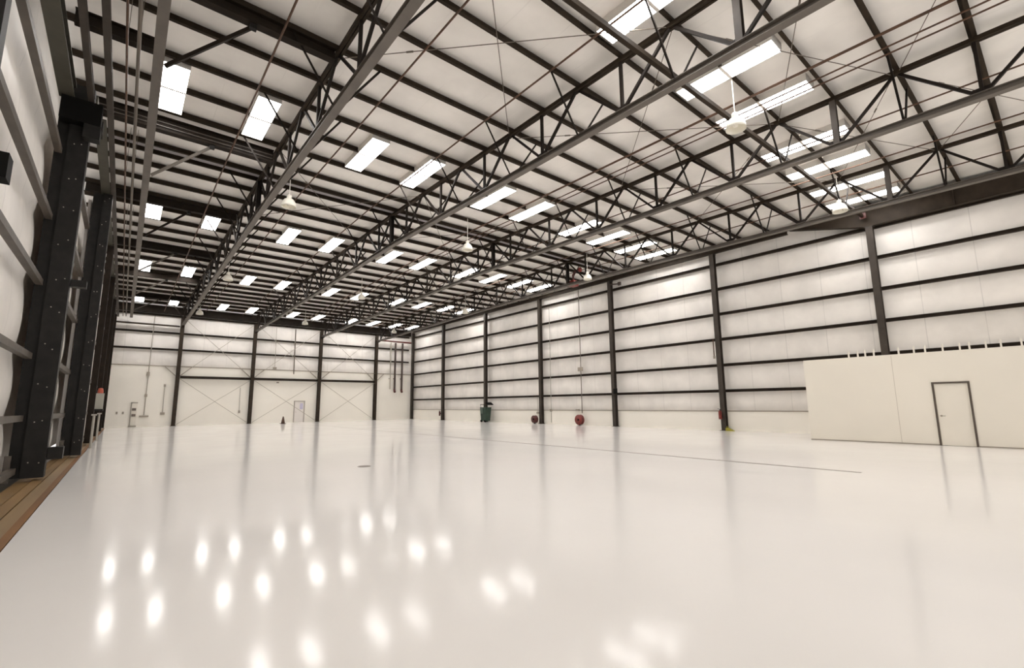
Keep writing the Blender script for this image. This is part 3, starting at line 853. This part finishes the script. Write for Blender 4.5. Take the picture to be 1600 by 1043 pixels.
# studs on the partition
first = None
for i, y in enumerate([5.64, 5.34, 5.1, 4.83, 4.08, 3.64, 3.33, 2.86, 2.42, 2.18, 1.78, 1.43, .97]):
    h = .26
    if first is None:
        m = MB(); m.box(-.03, .03, -.022, .022, 0, h); first = o = build('roof_stud', m, 'stub_white', origin=(0, 0, 0))
    else:
        o = first.copy(); COL.objects.link(o)
    o.location = (22.05, y, ZP + .051)
    k = ['first', 'second', 'third', 'fourth', 'fifth', 'sixth', 'seventh', 'eighth', 'ninth', 'tenth', 'eleventh', 'twelfth', 'thirteenth'][i]
    tag(o, '%s short white stud along the partition top, counted from its free end' % k, 'stud', 'white studs on the partition')

# ------------------------------------------------------------------ things along the back wall
YW = YB - .32
conduit('wall_conduit', 'long cable dropping to a small shelf on the end wall', [(1.5, YW, 9.3), (1.46, YW, .95)], .03,
        [(1.46, YW - .03, 4.35, .2, .1, .3), (1.46, YW - .03, 2.55, .18, .1, .22), (1.46, YW - .08, .86, .62, .2, .12)], 'conduit')
conduit('wall_conduit', 'short cable on the end wall beside the first column', [(2.66, YW, 3.4), (2.68, YW, 1.1)], .022,
        [(2.66, YW - .02, 3.4, .14, .08, .2), (2.68, YW - .02, 1.05, .3, .1, .2)], 'post_pale')
conduit('wall_conduit', 'short cable left of the second end wall column', [(8.3, YW, 3.3), (8.35, YW, 1.15)], .02,
        [(8.35, YW - .02, 1.1, .14, .09, .24)], 'post_pale')
conduit('wall_conduit', 'dark conduit dropping from the roof left of the third end column', [(12.8, YW, 9.2), (12.85, YW, 4.7)], .05, [], 'rod')
conduit('wall_conduit', 'thin conduit in the bay with the white door', [(9.95 + 1.1, YW, 9.2), (11.1, YW, 5.25)], .022,
        [(11.1, YW - .02, 5.22, .3, .1, .2), (11.45, YW - .02, 3.85, .2, .1, .12)], 'rod_pale')
for x, l in ((-.28, 'left small outlet low on the end wall'), (.11, 'right small outlet low on the end wall')):
    m = MB(); m.box(x - .06, x + .06, YB - .29, YB - .262, 1.05, 1.25)
    single('wall_outlet', m, 'trim', l, 'outlet', 'outlets on the end wall')
t = thing('wall_station', 'narrow white wall rack with two dark fittings on the end wall', 'rack', (.75, YB - .4, 0))
m = MB(); m.box(.56, .62, YB - .36, YB - .27, .003, 2.0); m.box(.56, 1.0, YB - .36, YB - .27, 1.92, 2.0); m.box(.52, 1.02, YB - .5, YB - .27, .003, .12)
build('frame', m, 'conduit', t)
m = MB(); m.box(.64, .98, YB - .38, YB - .27, .14, 1.9); build('back_panel', m, 'stub_white', t)
for z in (.85, 1.32):
    m = MB(); m.box(.66, .92, YB - .48, YB - .382, z, z + .2); build('fitting', m, 'drain', t)
t = thing('floor_cone', 'small dark brown cone standing on the floor near the white door', 'cone', (11.35, 46.2, 0))
m = MB(); m.lathe((11.35, 46.2, .03), [(.03, .62), (.05, .6), (.17, .0), (0, 0)], 18); build('cone', m, 'cone_brown', t)
m = MB(); m.box(11.13, 11.57, 45.98, 46.42, .001, .03); build('base', m, 'cone_brown', t)
# two drain pipes in the far right corner
for x, l, r, mt in ((23.5, 'left one of two thick dark drain pipes in the far corner', .11, 'dark_pipe'),
                    (24.36, 'right one of two thick dark drain pipes in the far corner', .11, 'dark_pipe'),
                    (22.95, 'slim grey pipe left of the dark drain pipes', .06, 'rod_pale')):
    t = thing('drain_pipe', l, 'pipe', (x, YB - .6, 3.1))
    y = YB - .62
    m = MB(); m.tube([(x, y, 8.6), (x, y, 3.35)], r, 12); build('riser', m, mt, t)
    m = MB(); m.tube([(x, y, 3.349), (x, y, 3.2), (x - .03, y - .08, 3.1), (x - .05, y - .2, 3.06)], r * 1.15, 12)
    if r > .1: tag(build('elbow', m, 'dark_red', t), 'dark red elbow')
    m = MB(); m.box(x - .04, x + .04, y + r, YB - .262, 4.5, 4.58); build('wall_mount', m, mt, t)
m = MB(); m.tube([(21.6, YB - .7, 8.75), (25.4, YB - .7, 8.72)], .09, 10)
single('header_pipe', m, 'dark_red', 'dark red pipe across the top of the drain pipes', 'pipe')

# floor drain
t = thing('floor_drain', 'small round iron drain cover in the white floor', 'drain', (4.9, 11.85, 0))
m = MB(); m.lathe((4.9, 11.85, .001), [(0, .004), (.13, .004), (.145, 0)], 24); build('cover', m, 'drain', t)
m = MB(); m.lathe((4.9, 11.85, .001), [(.146, .0), (.147, .005), (.165, .005), (.17, 0)], 24); build('rim', m, 'floor_joint', t)

# ------------------------------------------------------------------ light
w = bpy.data.worlds.new('World'); scene.world = w
w.use_nodes = True
bg = w.node_tree.nodes['Background']
bg.inputs['Color'].default_value = (1.0, 0.97, 0.94, 1)
bg.inputs['Strength'].default_value = 0.95

# ------------------------------------------------------------------ camera
cam = bpy.data.cameras.new('camera')
co = bpy.data.objects.new('camera', cam)
COL.objects.link(co)
cam.sensor_fit = 'HORIZONTAL'
cam.sensor_width = 36
cam.lens = 36 * 727.5 / 1600
cam.clip_start = .05
yaw, pit, rol = math.radians(39.71), math.radians(8.606), math.radians(-.549)
fwd = Vector((math.sin(yaw) * math.cos(pit), math.cos(yaw) * math.cos(pit), math.sin(pit)))
right = Vector((math.cos(yaw), -math.sin(yaw), 0)); up = right.cross(fwd)
r2 = math.cos(rol) * right + math.sin(rol) * up
u2 = -math.sin(rol) * right + math.cos(rol) * up
R = Matrix((r2, u2, -fwd)).transposed()
co.matrix_world = Matrix.Translation((0, 0, 1.525)) @ R.to_4x4()
scene.camera = co

scene.view_settings.view_transform = 'Standard'
scene.view_settings.look = 'None'
scene.view_settings.gamma = 1
scene.view_settings.use_curve_mapping = False
scene.view_settings.exposure = 0.77
scene.cycles.use_denoising = True
scene.cycles.max_bounces = 14
scene.cycles.diffuse_bounces = 12
scene.cycles.glossy_bounces = 4
scene.cycles.sample_clamp_indirect = 6
